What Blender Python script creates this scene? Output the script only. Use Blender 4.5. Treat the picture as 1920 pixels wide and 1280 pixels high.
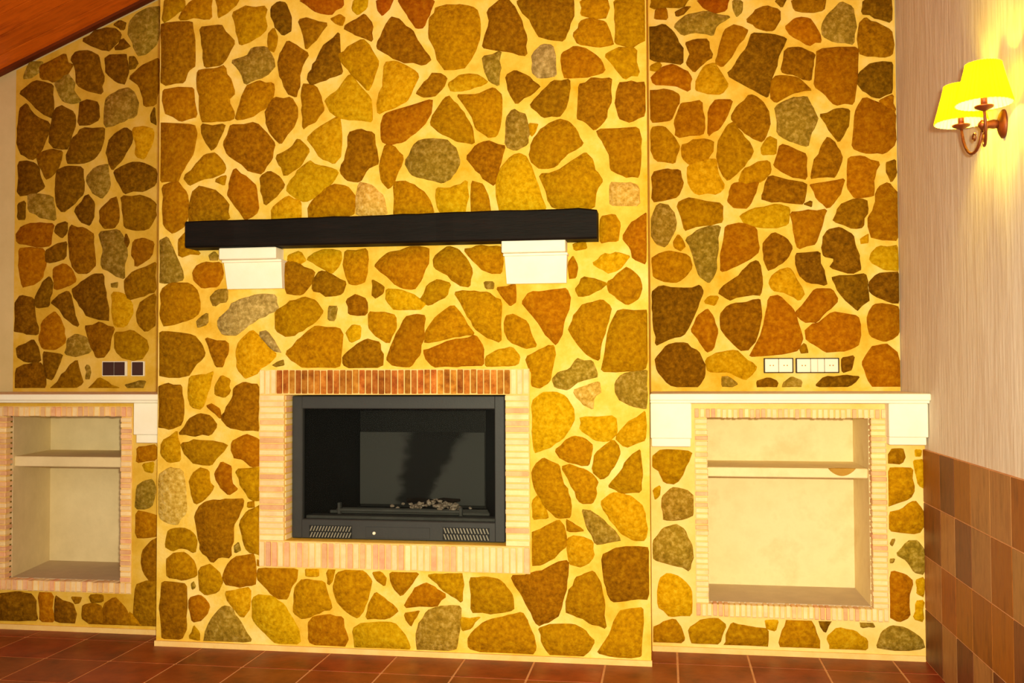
import bpy, bmesh, math, random
from mathutils import Vector, Matrix
random.seed(7)
for o in list(bpy.data.objects): bpy.data.objects.remove(o)
C = bpy.context.scene.collection
sc = bpy.context.scene

# ------------------------------------------------------------------ camera
F_PX, YAW, PITCH, ROLL, CAM_H = 1844.9, 0.1542, 0.0293, -0.004, 1.365
FWD = Vector((-math.sin(YAW)*math.cos(PITCH), math.cos(YAW)*math.cos(PITCH), math.sin(PITCH)))
RT0 = Vector((math.cos(YAW), math.sin(YAW), 0)); UP0 = RT0.cross(FWD)
RT = RT0*math.cos(ROLL) + UP0*math.sin(ROLL); UP = -RT0*math.sin(ROLL) + UP0*math.cos(ROLL)
CAM = Vector((0, 0, CAM_H))
cd = bpy.data.cameras.new('camera'); cam = bpy.data.objects.new('camera', cd); C.objects.link(cam)
cd.sensor_width = 36; cd.lens = F_PX/1920*36; cd.clip_start = .05
cam.matrix_world = Matrix(((RT.x, UP.x, -FWD.x, 0), (RT.y, UP.y, -FWD.y, 0), (RT.z, UP.z, -FWD.z, CAM_H), (0, 0, 0, 1)))
sc.camera = cam
# ------------------------------------------------------------------ light
w = bpy.data.worlds.new('world'); sc.world = w; w.use_nodes = True
w.node_tree.nodes['Background'].inputs[0].default_value = (1.0, .93, .78, 1)
w.node_tree.nodes['Background'].inputs[1].default_value = 1.25
# the camera's flash, just beside the lens
fd = bpy.data.lights.new('camera_flash', 'SPOT'); fl = bpy.data.objects.new('camera_flash', fd); C.objects.link(fl)
fd.energy = 900; fd.color = (1.0, .93, .60); fd.spot_size = math.radians(106); fd.spot_blend = 1.0; fd.shadow_soft_size = .04
fl.location = (.10, -.02, CAM_H+.10)
fl.rotation_euler = (Vector((-.15, 4.7, .9)) - fl.location).to_track_quat('-Z', 'Y').to_euler()
sc.view_settings.view_transform = 'Standard'; sc.view_settings.look = 'None'
sc.view_settings.exposure = 0.0; sc.view_settings.gamma = 1.0; sc.view_settings.use_curve_mapping = False

# ------------------------------------------------------------------ pixel -> place on a known plane
def ray(px, py): return FWD + RT*((px-960)/F_PX) + UP*((640-py)/F_PX)
def onY(px, py, Y):
    d = ray(px, py); t = Y/d.y; return d.x*t, CAM_H + d.z*t
def onX(px, py, X):
    d = ray(px, py); t = X/d.x; return d.y*t, CAM_H + d.z*t
def zAt(X, Y, py):          # height that a point above (X,Y) has at picture row py
    lo, hi = -1., 6.
    for _ in range(40):
        m = (lo+hi)/2; d = Vector((X, Y, m)) - CAM
        if 640 - F_PX*d.dot(UP)/d.dot(FWD) > py: lo = m
        else: hi = m
    return lo

# planes of the room, metres
Yc, XL, XR = 4.623, -2.523, -.0744          # chimney breast front, its two edges
Yu, Yul, Yb = 4.875, 4.81, 5.338            # right unit, left unit, back wall
Xr, Xl = 1.203, -3.828                      # right wall, end of the stone cladding
XW = -4.75                                  # left wall, out of the frame
D0, Dp, FW, FX, FY = .988, .2478, .3317, .0459, 4.676

# ------------------------------------------------------------------ materials
def srgb(r, g, b):
    return tuple(((c/255/12.92) if c/255 <= .04045 else ((c/255+.055)/1.055)**2.4) for c in (r, g, b)) + (1,)
def material(name, cols, scale=8, rough=.85, bump=.3, bscale=40, spec=.3, rnd=0., stretch=(1, 1, 1), metal=0., detail=6, hue=0., pos=None, bdist=.004):
    m = bpy.data.materials.new(name); m.use_nodes = True; N = m.node_tree.nodes; L = m.node_tree.links
    b = N['Principled BSDF']; b.inputs['Roughness'].default_value = rough; b.inputs['Specular IOR Level'].default_value = spec
    b.inputs['Metallic'].default_value = metal
    g = N.new('ShaderNodeNewGeometry'); mp = N.new('ShaderNodeMapping'); mp.inputs['Scale'].default_value = stretch
    L.new(g.outputs['Position'], mp.inputs['Vector'])
    n = N.new('ShaderNodeTexNoise'); n.inputs['Scale'].default_value = scale; n.inputs['Detail'].default_value = detail
    n.inputs['Roughness'].default_value = .65; L.new(mp.outputs[0], n.inputs['Vector'])
    r = N.new('ShaderNodeValToRGB'); L.new(n.outputs['Fac'], r.inputs['Fac'])
    el = r.color_ramp.elements; ps = pos or [.3 + .4*i/max(1, len(cols)-1) for i in range(len(cols))]
    el[0].position = ps[0]; el[0].color = cols[0]; el[1].position = ps[-1]; el[1].color = cols[-1]
    for i in range(1, len(cols)-1):
        e = el.new(ps[i]); e.color = cols[i]
    out = r.outputs['Color']
    if rnd or hue:
        oi = N.new('ShaderNodeObjectInfo'); hs = N.new('ShaderNodeHueSaturation')
        mr = N.new('ShaderNodeMapRange'); mr.inputs['To Min'].default_value = 1-rnd; mr.inputs['To Max'].default_value = 1+rnd
        L.new(oi.outputs['Random'], mr.inputs['Value']); L.new(mr.outputs[0], hs.inputs['Value'])
        w1 = N.new('ShaderNodeMath'); w1.operation = 'MULTIPLY'; w1.inputs[1].default_value = 7.31
        w2 = N.new('ShaderNodeMath'); w2.operation = 'FRACT'; L.new(oi.outputs['Random'], w1.inputs[0]); L.new(w1.outputs[0], w2.inputs[0])
        mh = N.new('ShaderNodeMapRange'); mh.inputs['To Min'].default_value = .5-hue; mh.inputs['To Max'].default_value = .5+hue
        L.new(w2.outputs[0], mh.inputs['Value']); L.new(mh.outputs[0], hs.inputs['Hue'])
        L.new(out, hs.inputs['Color']); out = hs.outputs['Color']
    L.new(out, b.inputs['Base Color'])
    if bump:
        n2 = N.new('ShaderNodeTexNoise'); n2.inputs['Scale'].default_value = bscale; n2.inputs['Detail'].default_value = 5
        L.new(mp.outputs[0], n2.inputs['Vector'])
        bp = N.new('ShaderNodeBump'); bp.inputs['Strength'].default_value = bump; bp.inputs['Distance'].default_value = bdist
        L.new(n2.outputs['Fac'], bp.inputs['Height']); L.new(bp.outputs[0], b.inputs['Normal'])
    return m
def emit(name, col, s):
    m = bpy.data.materials.new(name); m.use_nodes = True; b = m.node_tree.nodes['Principled BSDF']
    b.inputs['Base Color'].default_value = col; b.inputs['Emission Color'].default_value = col; b.inputs['Emission Strength'].default_value = s
    return m
S = srgb
M = {
 'mortar': material('mortar', [S(222,168,34), S(240,200,84), S(248,220,140)], 4, .95, .6, 60, .1),
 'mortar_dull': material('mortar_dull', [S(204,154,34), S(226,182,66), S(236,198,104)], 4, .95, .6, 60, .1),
 'mortar_pale': material('mortar_pale', [S(234,190,90), S(244,208,124), S(248,218,150)], 4, .95, .6, 60, .1),
 'plinth': material('plinth', [S(235,190,110), S(245,210,140)], 9, .9, .4, 50, .1),
 'cream': material('cream_stone', [S(250,242,220), S(253,248,234)], 6, .7, .15, 60, .2),
 'plaster': material('plaster', [S(230,206,154), S(244,224,176), S(236,214,164)], 5, .9, .3, 30, .1),
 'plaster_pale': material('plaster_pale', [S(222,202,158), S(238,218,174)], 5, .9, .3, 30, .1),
 'grey_bed': material('grey_bed', [S(196,176,150), S(208,188,160)], 9, .9, .3, 50, .1),
 'wall_streak': material('wall_streak', [S(216,202,184), S(236,226,212), S(224,210,192), S(242,234,222)], 2.4, .9, .3, 9, .1, stretch=(4, 4, .5), pos=[.3,.45,.55,.7], bdist=.012),
 'left_wall': material('left_wall', [S(214,192,140), S(228,206,156)], 4, .9, .4, 20, .1),
 'brick_pale': material('brick_pale', [S(240,200,150), S(246,216,166), S(250,226,178)], 14, .9, .4, 70, .1, rnd=.06, hue=.008),
 'brick_pink': material('brick_pink', [S(226,166,126), S(242,202,154)], 14, .9, .4, 70, .1, rnd=.12, hue=.012),
 'brick_dark': material('brick_dark', [S(120,58,18), S(176,104,36), S(205,140,60)], 18, .9, .5, 70, .1, rnd=.25, hue=.012),
 'beam': material('dark_beam', [S(8,6,5), S(16,12,10), S(26,16,13)], 3, .65, .5, 18, .15, stretch=(1, 6, 9)),
 'metal': material('grey_metal', [S(44,45,47), S(50,51,52)], 9, .5, .1, 120, .4, metal=.0),
 'metal_dark': material('black_metal', [S(15,16,16), S(24,24,24)], 9, .6, .1, 120, .3),
 'metal_light': material('pale_metal', [S(120,116,104), S(140,134,118)], 9, .4, .1, 120, .5),
 'ash': material('ash', [S(60,54,50), S(180,160,145), S(235,220,210)], 60, .9, .8, 80, .2),
 'char': material('charred_wood', [S(14,12,11), S(48,36,28)], 40, .9, .8, 80, .2),
 'tile': material('floor_tile', [S(100,38,12), S(134,56,20), S(154,72,30)], 6, .45, .35, 20, .35, rnd=.12, hue=.008),
 'grout': material('grout', [S(206,146,96), S(224,168,116)], 20, .95, .3, 60, .1),
 'dado': material('dado_tile', [S(120,62,10), S(154,88,18), S(138,72,14)], 9, .5, .3, 20, .3, rnd=.10, hue=.008, stretch=(2, 2, .5)),
 'dado_dark': material('dado_tile_dark', [S(90,44,24), S(122,66,34), S(104,52,28)], 9, .5, .3, 20, .3, rnd=.12, hue=.006, stretch=(2, 2, .5)),
 'dado_tan': material('dado_tile_tan', [S(134,86,44), S(168,116,64), S(146,92,48)], 9, .5, .3, 20, .3, rnd=.10, hue=.006, stretch=(2, 2, .5)),
 'wood': material('ceiling_wood', [S(184,82,10), S(230,116,18), S(206,98,12)], 2.5, .5, .3, 10, .3, rnd=.28, stretch=(1, 7, 2)),
 'shadow_gap': material('shadow_gap_brown', [S(96,40,10), S(126,56,16)], 2.5, .6, .3, 10, .2, stretch=(1, 7, 2)),  # dark brown painted in for the shade along the ceiling edge
 'metal_mid': material('mid_grey_metal', [S(74,75,76), S(92,92,92)], 12, .5, .2, 120, .4),  # lighter grey for the ledge, log guard and grate bars
 'bronze': material('bronze', [S(84,34,12), S(122,54,20)], 12, .4, .1, 60, .5, metal=.3),
 'white_plastic': material('white_plastic', [S(240,232,214), S(246,240,226)], 6, .4, .0, 60, .4),
 'dark_plastic': material('dark_plastic', [S(58,34,34), S(70,42,40)], 6, .35, .0, 60, .5),
 'dark_line': material('dark_line', [S(46,34,22), S(58,42,28)], 6, .6, .0, 60, .3),
 'tan': material('tan_chip', [S(170,120,40), S(200,156,72)], 12, .9, .4, 60, .1),
}
STONE = {
 'd': [(86,55,2),(122,80,3),(154,110,14)], 'b': [(110,68,1),(148,97,2),(176,126,9)], 'o': [(138,90,1),(174,121,1),(198,150,9)],
 'y': [(164,114,1),(202,151,3),(220,178,30)], 'r': [(134,78,1),(166,103,1),(188,132,9)], 'R': [(134,60,1),(162,82,2),(178,106,8)],
 'g': [(112,85,16),(152,120,32),(194,162,78)], 'G': [(124,100,44),(172,144,78),(216,188,120)], 'l': [(164,118,20),(212,170,74),(238,206,124)]}
for k, c in STONE.items():
    M['stone_'+k] = material('stone_'+k, [S(*x) for x in c], 46, .9, 1.0, 70, .06, rnd=.12, hue=.006, pos=[.28,.5,.72], bdist=.006)

# ------------------------------------------------------------------ mesh helpers
def finish(o, parent):
    C.objects.link(o)
    if parent is not None:
        o.parent = parent
        loc = parent.matrix_basis.translation if parent.parent is None else parent.matrix_basis.translation
        o.matrix_parent_inverse = Matrix.Translation(-world_loc(parent))
    return o
WL = {}
def world_loc(o): return WL.get(o.name, Vector((0, 0, 0)))
def mesh_obj(name, vs, fs, mat, parent=None, smooth=False, mats=None, fm=None):
    vs = [Vector(v) for v in vs]
    lo = Vector([min(v[i] for v in vs) for i in range(3)]); hi = Vector([max(v[i] for v in vs) for i in range(3)])
    c = (lo+hi)/2
    if parent is None: c.z = lo.z
    me = bpy.data.meshes.new(name); me.from_pydata([v-c for v in vs], [], fs)
    bm = bmesh.new(); bm.from_mesh(me); bmesh.ops.recalc_face_normals(bm, faces=bm.faces); bm.to_mesh(me); bm.free()
    for mm in (mats or [mat]): me.materials.append(M[mm] if isinstance(mm, str) else mm)
    if fm:
        for p, i in zip(me.polygons, fm): p.material_index = i
    if smooth:
        for p in me.polygons: p.use_smooth = True
    o = bpy.data.objects.new(name, me); o.location = c; finish(o, parent); WL[o.name] = c.copy()
    return o
def boxvf(x0, x1, y0, y1, z0, z1, bev=0):
    if bev <= 0:
        v = [(x, y, z) for x in (x0, x1) for y in (y0, y1) for z in (z0, z1)]
        return v, [(0,1,3,2),(4,6,7,5),(0,4,5,1),(2,3,7,6),(0,2,6,4),(1,5,7,3)]
    bm = bmesh.new(); bmesh.ops.create_cube(bm, size=1)
    for q in bm.verts: q.co = Vector(((x0+x1)/2+q.co.x*(x1-x0), (y0+y1)/2+q.co.y*(y1-y0), (z0+z1)/2+q.co.z*(z1-z0)))
    bmesh.ops.bevel(bm, geom=bm.edges[:], offset=bev, segments=1, profile=.5, affect='EDGES')
    v = [tuple(q.co) for q in bm.verts]; bm.verts.index_update(); f = [tuple(q.index for q in p.verts) for p in bm.faces]; bm.free()
    return v, f
def join(parts):
    V, F = [], []
    for v, f in parts:
        n = len(V); V += list(v); F += [tuple(i+n for i in q) for q in f]
    return V, F
def box(name, x0, x1, y0, y1, z0, z1, mat, parent=None, bev=0):
    return mesh_obj(name, *boxvf(x0, x1, y0, y1, z0, z1, bev), mat, parent)
def thing(name, loc, label, cat, group=None):
    o = bpy.data.objects.new(name, None); o.empty_display_size = .1; o.location = loc; C.objects.link(o); WL[o.name] = Vector(loc)
    return tag(o, label, cat, group)
def tag(o, label=None, cat=None, group=None, kind=None):
    if label: o['label'] = label
    if cat: o['category'] = cat
    if group: o['group'] = group
    if kind: o['kind'] = kind
    return o
def tube(pts, r, n=8, closed_ends=True):
    pts = [Vector(p) for p in pts]; V, F = [], []
    for i, p in enumerate(pts):
        t = (pts[min(i+1, len(pts)-1)] - pts[max(i-1, 0)]).normalized()
        a = t.cross(Vector((0, 0, 1)));  a = a.normalized() if a.length > .05 else Vector((1, 0, 0)); b = t.cross(a).normalized()
        rr = r[i] if isinstance(r, (list, tuple)) else r
        for k in range(n):
            an = 2*math.pi*k/n; V.append(tuple(p + (a*math.cos(an) + b*math.sin(an))*rr))
    for i in range(len(pts)-1):
        for k in range(n): F.append((i*n+k, i*n+(k+1) % n, (i+1)*n+(k+1) % n, (i+1)*n+k))
    if closed_ends: F.append(tuple(range(n))); F.append(tuple((len(pts)-1)*n+k for k in range(n)))
    return V, F
def lathe(cx, cy, prof, n=24):
    V, F = [], []
    for r, z in prof:
        for k in range(n): V.append((cx+r*math.cos(2*math.pi*k/n), cy+r*math.sin(2*math.pi*k/n), z))
    for i in range(len(prof)-1):
        for k in range(n): F.append((i*n+k, i*n+(k+1) % n, (i+1)*n+(k+1) % n, (i+1)*n+k))
    F.append(tuple(range(n))); F.append(tuple((len(prof)-1)*n+k for k in range(n)))
    return V, F
UB = {}
def unit_brick(mat, bev):
    if mat not in UB:
        bm = bmesh.new(); bmesh.ops.create_cube(bm, size=1); bmesh.ops.bevel(bm, geom=bm.edges[:], offset=bev, segments=1, affect='EDGES')
        me = bpy.data.meshes.new('brick'); bm.to_mesh(me); bm.free(); me.materials.append(M[mat]); UB[mat] = me
    return UB[mat]
def brick(x0, x1, y0, y1, z0, z1, mat, parent, name='brick'):
    o = bpy.data.objects.new(name, unit_brick(mat, .06 if name == 'brick' else .012)); o.location = ((x0+x1)/2, (y0+y1)/2, (z0+z1)/2); o.scale = (x1-x0, y1-y0, z1-z0)
    return finish(o, parent)

# ------------------------------------------------------------------ structure
fl0 = tag(box('floor', XW, Xr, -.6, Yb, -.08, -.0025, 'grout'), 'floor of square terracotta tiles with pale grout', 'floor', kind='structure')
for i in range(-15, 4):
    for j in range(-9, 2):
        x0 = FX+i*FW; x1 = min(x0+FW, Xr); y1 = FY+j*FW; y0 = y1-FW
        if x0 >= Xr-.02 or x1 < XW+.1 or y0 > Yu: continue
        brick(max(x0, XW)+.005, x1-.005, y0+.005, y1-.005, -.03, 0, 'tile', fl0, 'tile')
# sloping timber ceiling over the gable
ax, az = onY(41, 119, Yb); bx_, bz_ = onY(281, 0, Yb); SL = (bz_-az)/(bx_-ax)
RX = -.3; RZ = az + (RX-ax)*SL
def ceil_z(x): return RZ - abs(x-RX)*SL
gable = [(XW, 0), (Xr, 0), (Xr, ceil_z(Xr)+.06), (RX, RZ+.06), (XW, ceil_z(XW)+.06)]
V = [(x, y, z) for y in (Yb, Yb+.12) for x, z in gable]
wb = mesh_obj('wall_back', V, [(0,1,2,3,4), (9,8,7,6,5)] + [(i, (i+1) % 5, 5+(i+1) % 5, 5+i) for i in range(5)], 'left_wall')
tag(wb, 'gable back wall in pale plaster with stone cladding beside the chimney breast', 'wall', kind='structure')
ce = mesh_obj('ceiling', *join([([(XW,-.6,ceil_z(XW)+.03),(XW,Yb,ceil_z(XW)+.03),(RX,Yb,RZ+.03),(RX,-.6,RZ+.03),
        (XW,-.6,ceil_z(XW)+.1),(XW,Yb,ceil_z(XW)+.1),(RX,Yb,RZ+.1),(RX,-.6,RZ+.1)], [(0,1,2,3),(4,5,6,7),(0,1,5,4),(1,2,6,5),(2,3,7,6),(3,0,4,7)]),
        ([(Xr,-.6,ceil_z(Xr)+.03),(Xr,Yb,ceil_z(Xr)+.03),(RX,Yb,RZ+.03),(RX,-.6,RZ+.03),
        (Xr,-.6,ceil_z(Xr)+.1),(Xr,Yb,ceil_z(Xr)+.1),(RX,Yb,RZ+.1),(RX,-.6,RZ+.1)], [(0,1,2,3),(4,5,6,7),(0,1,5,4),(1,2,6,5),(2,3,7,6),(3,0,4,7)])]), 'wood')
tag(ce, 'sloping ceiling of reddish varnished boards', 'ceiling', kind='structure')
yy = Yb-.002; k = 0
while yy > -.5:
    wdt = .17
    for xe in (XW, Xr):
        v = []
        for (x, z) in ((xe, ceil_z(xe)), (RX, RZ)):
            for y in (yy-.008, yy-wdt+.004):
                for dz in (0, .03): v.append((x, y, z+dz+(.012 if (k == 0) else 0)*0))
        mesh_obj('board', v, [(0,1,3,2),(4,6,7,5),(0,4,5,1),(2,3,7,6),(0,2,6,4),(1,5,7,3)], 'wood', ce)
    yy -= wdt; k += 1
for xe in (XW, Xr):                                       # shadow gap where the boards meet the wall, built as a dark strip
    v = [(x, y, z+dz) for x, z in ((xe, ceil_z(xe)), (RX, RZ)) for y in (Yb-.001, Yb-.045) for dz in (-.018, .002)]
    mesh_obj('shadow_strip', v, [(0,1,3,2),(4,6,7,5),(0,4,5,1),(2,3,7,6),(0,2,6,4),(1,5,7,3)], 'shadow_gap', ce)
wr = tag(box('wall_right', Xr, Xr+.12, -.6, Yb, 0, ceil_z(Xr)+.05, 'wall_streak'), 'right wall in rough beige plaster above a brown tiled dado', 'wall', kind='structure')
wl = tag(box('wall_left', XW-.12, XW, -.6, Yb, 0, ceil_z(XW)+.05, 'left_wall'), 'plain plaster side wall beyond the shelf recess', 'wall', kind='structure')
# dado tiles on the right wall; joint positions read off the wall
jy = [Yu+.0, onX(1767, 900, Xr)[0], onX(1794, 900, Xr)[0], onX(1825, 930, Xr)[0], onX(1862, 930, Xr)[0], onX(1902, 930, Xr)[0]]
while jy[-1] > 1.0: jy.append(jy[-1]-Dp)
box('dado_bed', Xr-.0095, Xr, jy[-1], Yu-.001, 0, D0, 'grout', wr)
DADO = [['dado', 'dado_dark', 'dado', 'dado_tan', 'dado_tan', 'dado'], ['dado_dark', 'dado_tan', 'dado_dark', 'dado_tan', 'dado', 'dado_tan'],
        ['dado_tan', 'dado', 'dado', 'dado', 'dado', 'dado_dark'], ['dado_dark', 'dado_tan', 'dado_dark', 'dado_tan', 'dado_dark', 'dado']]
for i in range(len(jy)-1):
    for r in range(4):
        z1 = D0-r*Dp; z0 = max(z1-Dp, .002)
        brick(Xr-.012, Xr, jy[i+1]+.003, jy[i]-.003, z0+.003, z1-.003, DADO[r][i % 6] if i < 6 else random.choice(['dado', 'dado_dark', 'dado_tan']), wr, 'tile')

# ------------------------------------------------------------------ stones
GROW = 4.2
def stones(data, Y, parent, x0, x1, z0, z1, holes=()):
    """data: (tile origin px, py, text); every line a colour letter and corners in steps of 3.125 px"""
    n = 0
    for ox, oy, txt in data:
        for ln in txt.strip().split('\n'):
            ln = ln.split(); cls = ln[0]
            pts = [tuple(float(a) for a in q.split(',')) for q in ln[1:]]
            P = [Vector((ox+a*3.125, oy+b*3.125)) for a, b in pts]
            ar = sum(P[i-1].x*P[i].y-P[i].x*P[i-1].y for i in range(len(P))); sg = 1 if ar > 0 else -1
            off_ = []; c0 = sum(P, Vector((0, 0)))/len(P); gr = GROW*min(1, max((q-c0).length for q in P)/27)
            for i in range(len(P)):
                e1 = (P[i]-P[i-1]).normalized(); e2 = (P[(i+1) % len(P)]-P[i]).normalized()
                n1 = Vector((e1.y, -e1.x))*sg; n2 = Vector((e2.y, -e2.x))*sg; bs = n1+n2
                bs = bs.normalized() if bs.length > .1 else n1
                off_.append(P[i]+bs*min(gr/max(bs.dot(n1), .5), gr*1.7))
            P = off_
            # round the corners slightly, add an uneven edge
            Q = []
            m = len(P)
            for i in range(m):
                a, b, c = P[i-1], P[i], P[(i+1) % m]
                l = min((a-b).length, (c-b).length)
                t = min(.16, 4/max(l, 1))
                Q.append(b+(a-b)*t); Q.append(b+(c-b)*t)
                if (c-b).length > 28:
                    e_ = (c-b).normalized(); Q.append((b+c)/2+Vector((e_.y, -e_.x))*random.uniform(-2.2, 2.2))
            R_ = []
            for q in Q:
                x, z = onY(q.x+random.uniform(-1.2, 1.2), q.y+random.uniform(-1.2, 1.2), Y-.012)
                R_.append(Vector((min(max(x, x0+.004), x1-.004), min(max(z, z0+.01), z1-.004))))
            for hx0, hx1, hz0, hz1 in holes:
                for q in R_:
                    if hx0 < q.x < hx1 and hz0 < q.y < hz1:
                        e = [(q.x-hx0, 0), (hx1-q.x, 1), (q.y-hz0, 2), (hz1-q.y, 3)]; e.sort(); s = e[0][1]
                        if s == 0: q.x = hx0
                        elif s == 1: q.x = hx1
                        elif s == 2: q.y = hz0
                        else: q.y = hz1
            c = sum(R_, Vector((0, 0)))/len(R_); size = max((q-c).length for q in R_)
            if size < .008: continue
            proud = random.uniform(.006, .012); tx, tz = random.uniform(-.05, .05), random.uniform(-.05, .05)
            k = len(R_); V = []
            for q in R_: V.append((q.x, Y+.002, q.y))
            for q in R_:
                d = q-c; s = max(.5, 1-.009/max(d.length, .004)); e = c+d*s
                V.append((e.x, Y-proud-(e.x-c.x)*tx*.6-(e.y-c.y)*tz*.6-random.uniform(0, .0025), e.y))
            V.append((c.x, Y-proud-.003, c.y))
            Fs = []
            for i in range(k):
                j = (i+1) % k
                Fs += [(i, j, k+j, k+i), (k+i, k+j, 2*k)]
            mesh_obj('stone', V, Fs, 'stone_'+cls, parent, True); n += 1
    return n

LEFT_WALL = [(0, 0, """
g 82,8 88,5 95,4 95,18 93,26 87,31 82,32 80,26 77,21 78,13
d 68,14 71,12 75,14 74,17 71,17
d 50,24 58,18 68,17 71,20 70,24 65,29 62,29 56,27
d 68,29 73,23 77,27 74,29
d 43,34 46,31 53,31 58,34 59,40 61,47 60,55 54,54 46,50 46,44
d 63,35 66,33 74,33 75,36 76,42 74,49 70,48 64,44
d 77,34 80,34 82,37 80,41 77,41
g 14,46 15,42 18,37 24,37 23,42 18,46
b 24,40 30,37 38,33 39,38 42,39 38,45 32,48 24,46
d 12,55 20,49 30,51 31,63 30,69 25,67 18,60
g 33,50 40,45 43,49 43,55 47,60 43,61 38,60 35,55
d 13,65 15,63 20,70 28,74 27,81 20,95 13,92 11,88 11,75
d 30,80 33,65 37,64 43,68 44,73 40,88 32,88 30,86
d 47,74 48,62 52,60 58,62 58,71 52,74
g 63,60 70,55 76,53 80,56 82,62 80,69 72,72 63,75
b 78,46 84,40 94,36 94,46 94,54 92,62 87,63 86,58 84,51
d 90,68 92,64 93,74 90,72
d 40,95 43,83 49,77 56,78 61,77 61,84 56,94 48,97 41,97
d 65,85 70,80 75,77 78,79 77,87 72,95 67,101 64,93
y 80,77 86,76 91,78 90,86 86,94 82,93 82,86
b 22,93 30,90 36,91 35,97 30,105 27,106 24,100
d 11,98 20,98 23,106 25,112 20,115 11,116
d 34,103 39,100 48,101 49,108 49,115 43,122 37,126 34,122 33,112
g 52,106 57,101 63,99 64,105 65,111 60,118 55,114 52,109
d 68,103 78,98 84,98 93,103 92,110 86,114 80,113 74,115 71,109"""), (0, 350, """
d 10,10 14,9 14,19 10,19
g 17,5 30,6 31,12 32,19 25,18 17,14
d 45,14 52,5 55,10 55,17 53,22 48,20
b 60,14 66,8 69,7 70,20 67,24 62,24 60,20
b 73,6 85,6 92,10 92,18 87,25 80,25 75,24 74,15
r 10,28 13,24 22,22 31,23 29,29 29,34 20,35 10,33
d 33,23 39,21 39,27 36,30 32,27
b 42,24 50,25 55,29 55,38 56,46 52,51 46,51 42,44 41,32
g 60,28 70,26 74,33 75,40 73,47 73,54 68,52 61,48 62,38
d 75,28 77,32 76,36 74,33
b 80,33 85,31 91,34 90,41 81,47 79,40
d 27,39 33,35 39,34 38,42 28,45
r 11,38 20,37 25,38 26,46 24,55 18,58 13,59 11,48
r 32,49 38,47 42,50 44,56 40,59 33,61 32,55
d 25,58 29,55 30,62 28,71 22,72 21,68
b 75,56 80,51 92,46 92,62 84,65 77,67 75,62
d 43,62 50,57 55,53 61,53 62,65 64,79 60,79 52,77 47,70
d 31,69 40,63 42,70 46,83 40,79
y 67,64 74,65 78,70 78,77 74,83 69,83 67,74
b 82,76 85,69 92,65 92,82 87,86 83,82
d 9,70 12,66 19,67 20,80 21,88 14,87 8,86
r 25,82 32,76 37,84 38,92 32,97 25,96 23,91
b 51,84 60,82 67,85 65,92 62,101 58,102 54,95
g 40,92 45,89 51,91 53,99 46,101 39,100
o 69,88 78,87 86,92 88,97 84,103 74,102 69,98
d 10,97 19,92 22,97 23,104 15,104 10,101
d 26,100 36,101 34,106 30,115 28,114
d 9,110 15,107 24,107 26,118 25,123 9,124
b 30,121 38,112 45,105 47,112 48,118 44,121
g 51,107 53,107 53,115 51,115
o 53,122 59,115 65,119 70,121 66,122
g 75,119 82,117 86,117 85,121 76,121
g 66,58 70,57 70,60 66,60""")]

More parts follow.
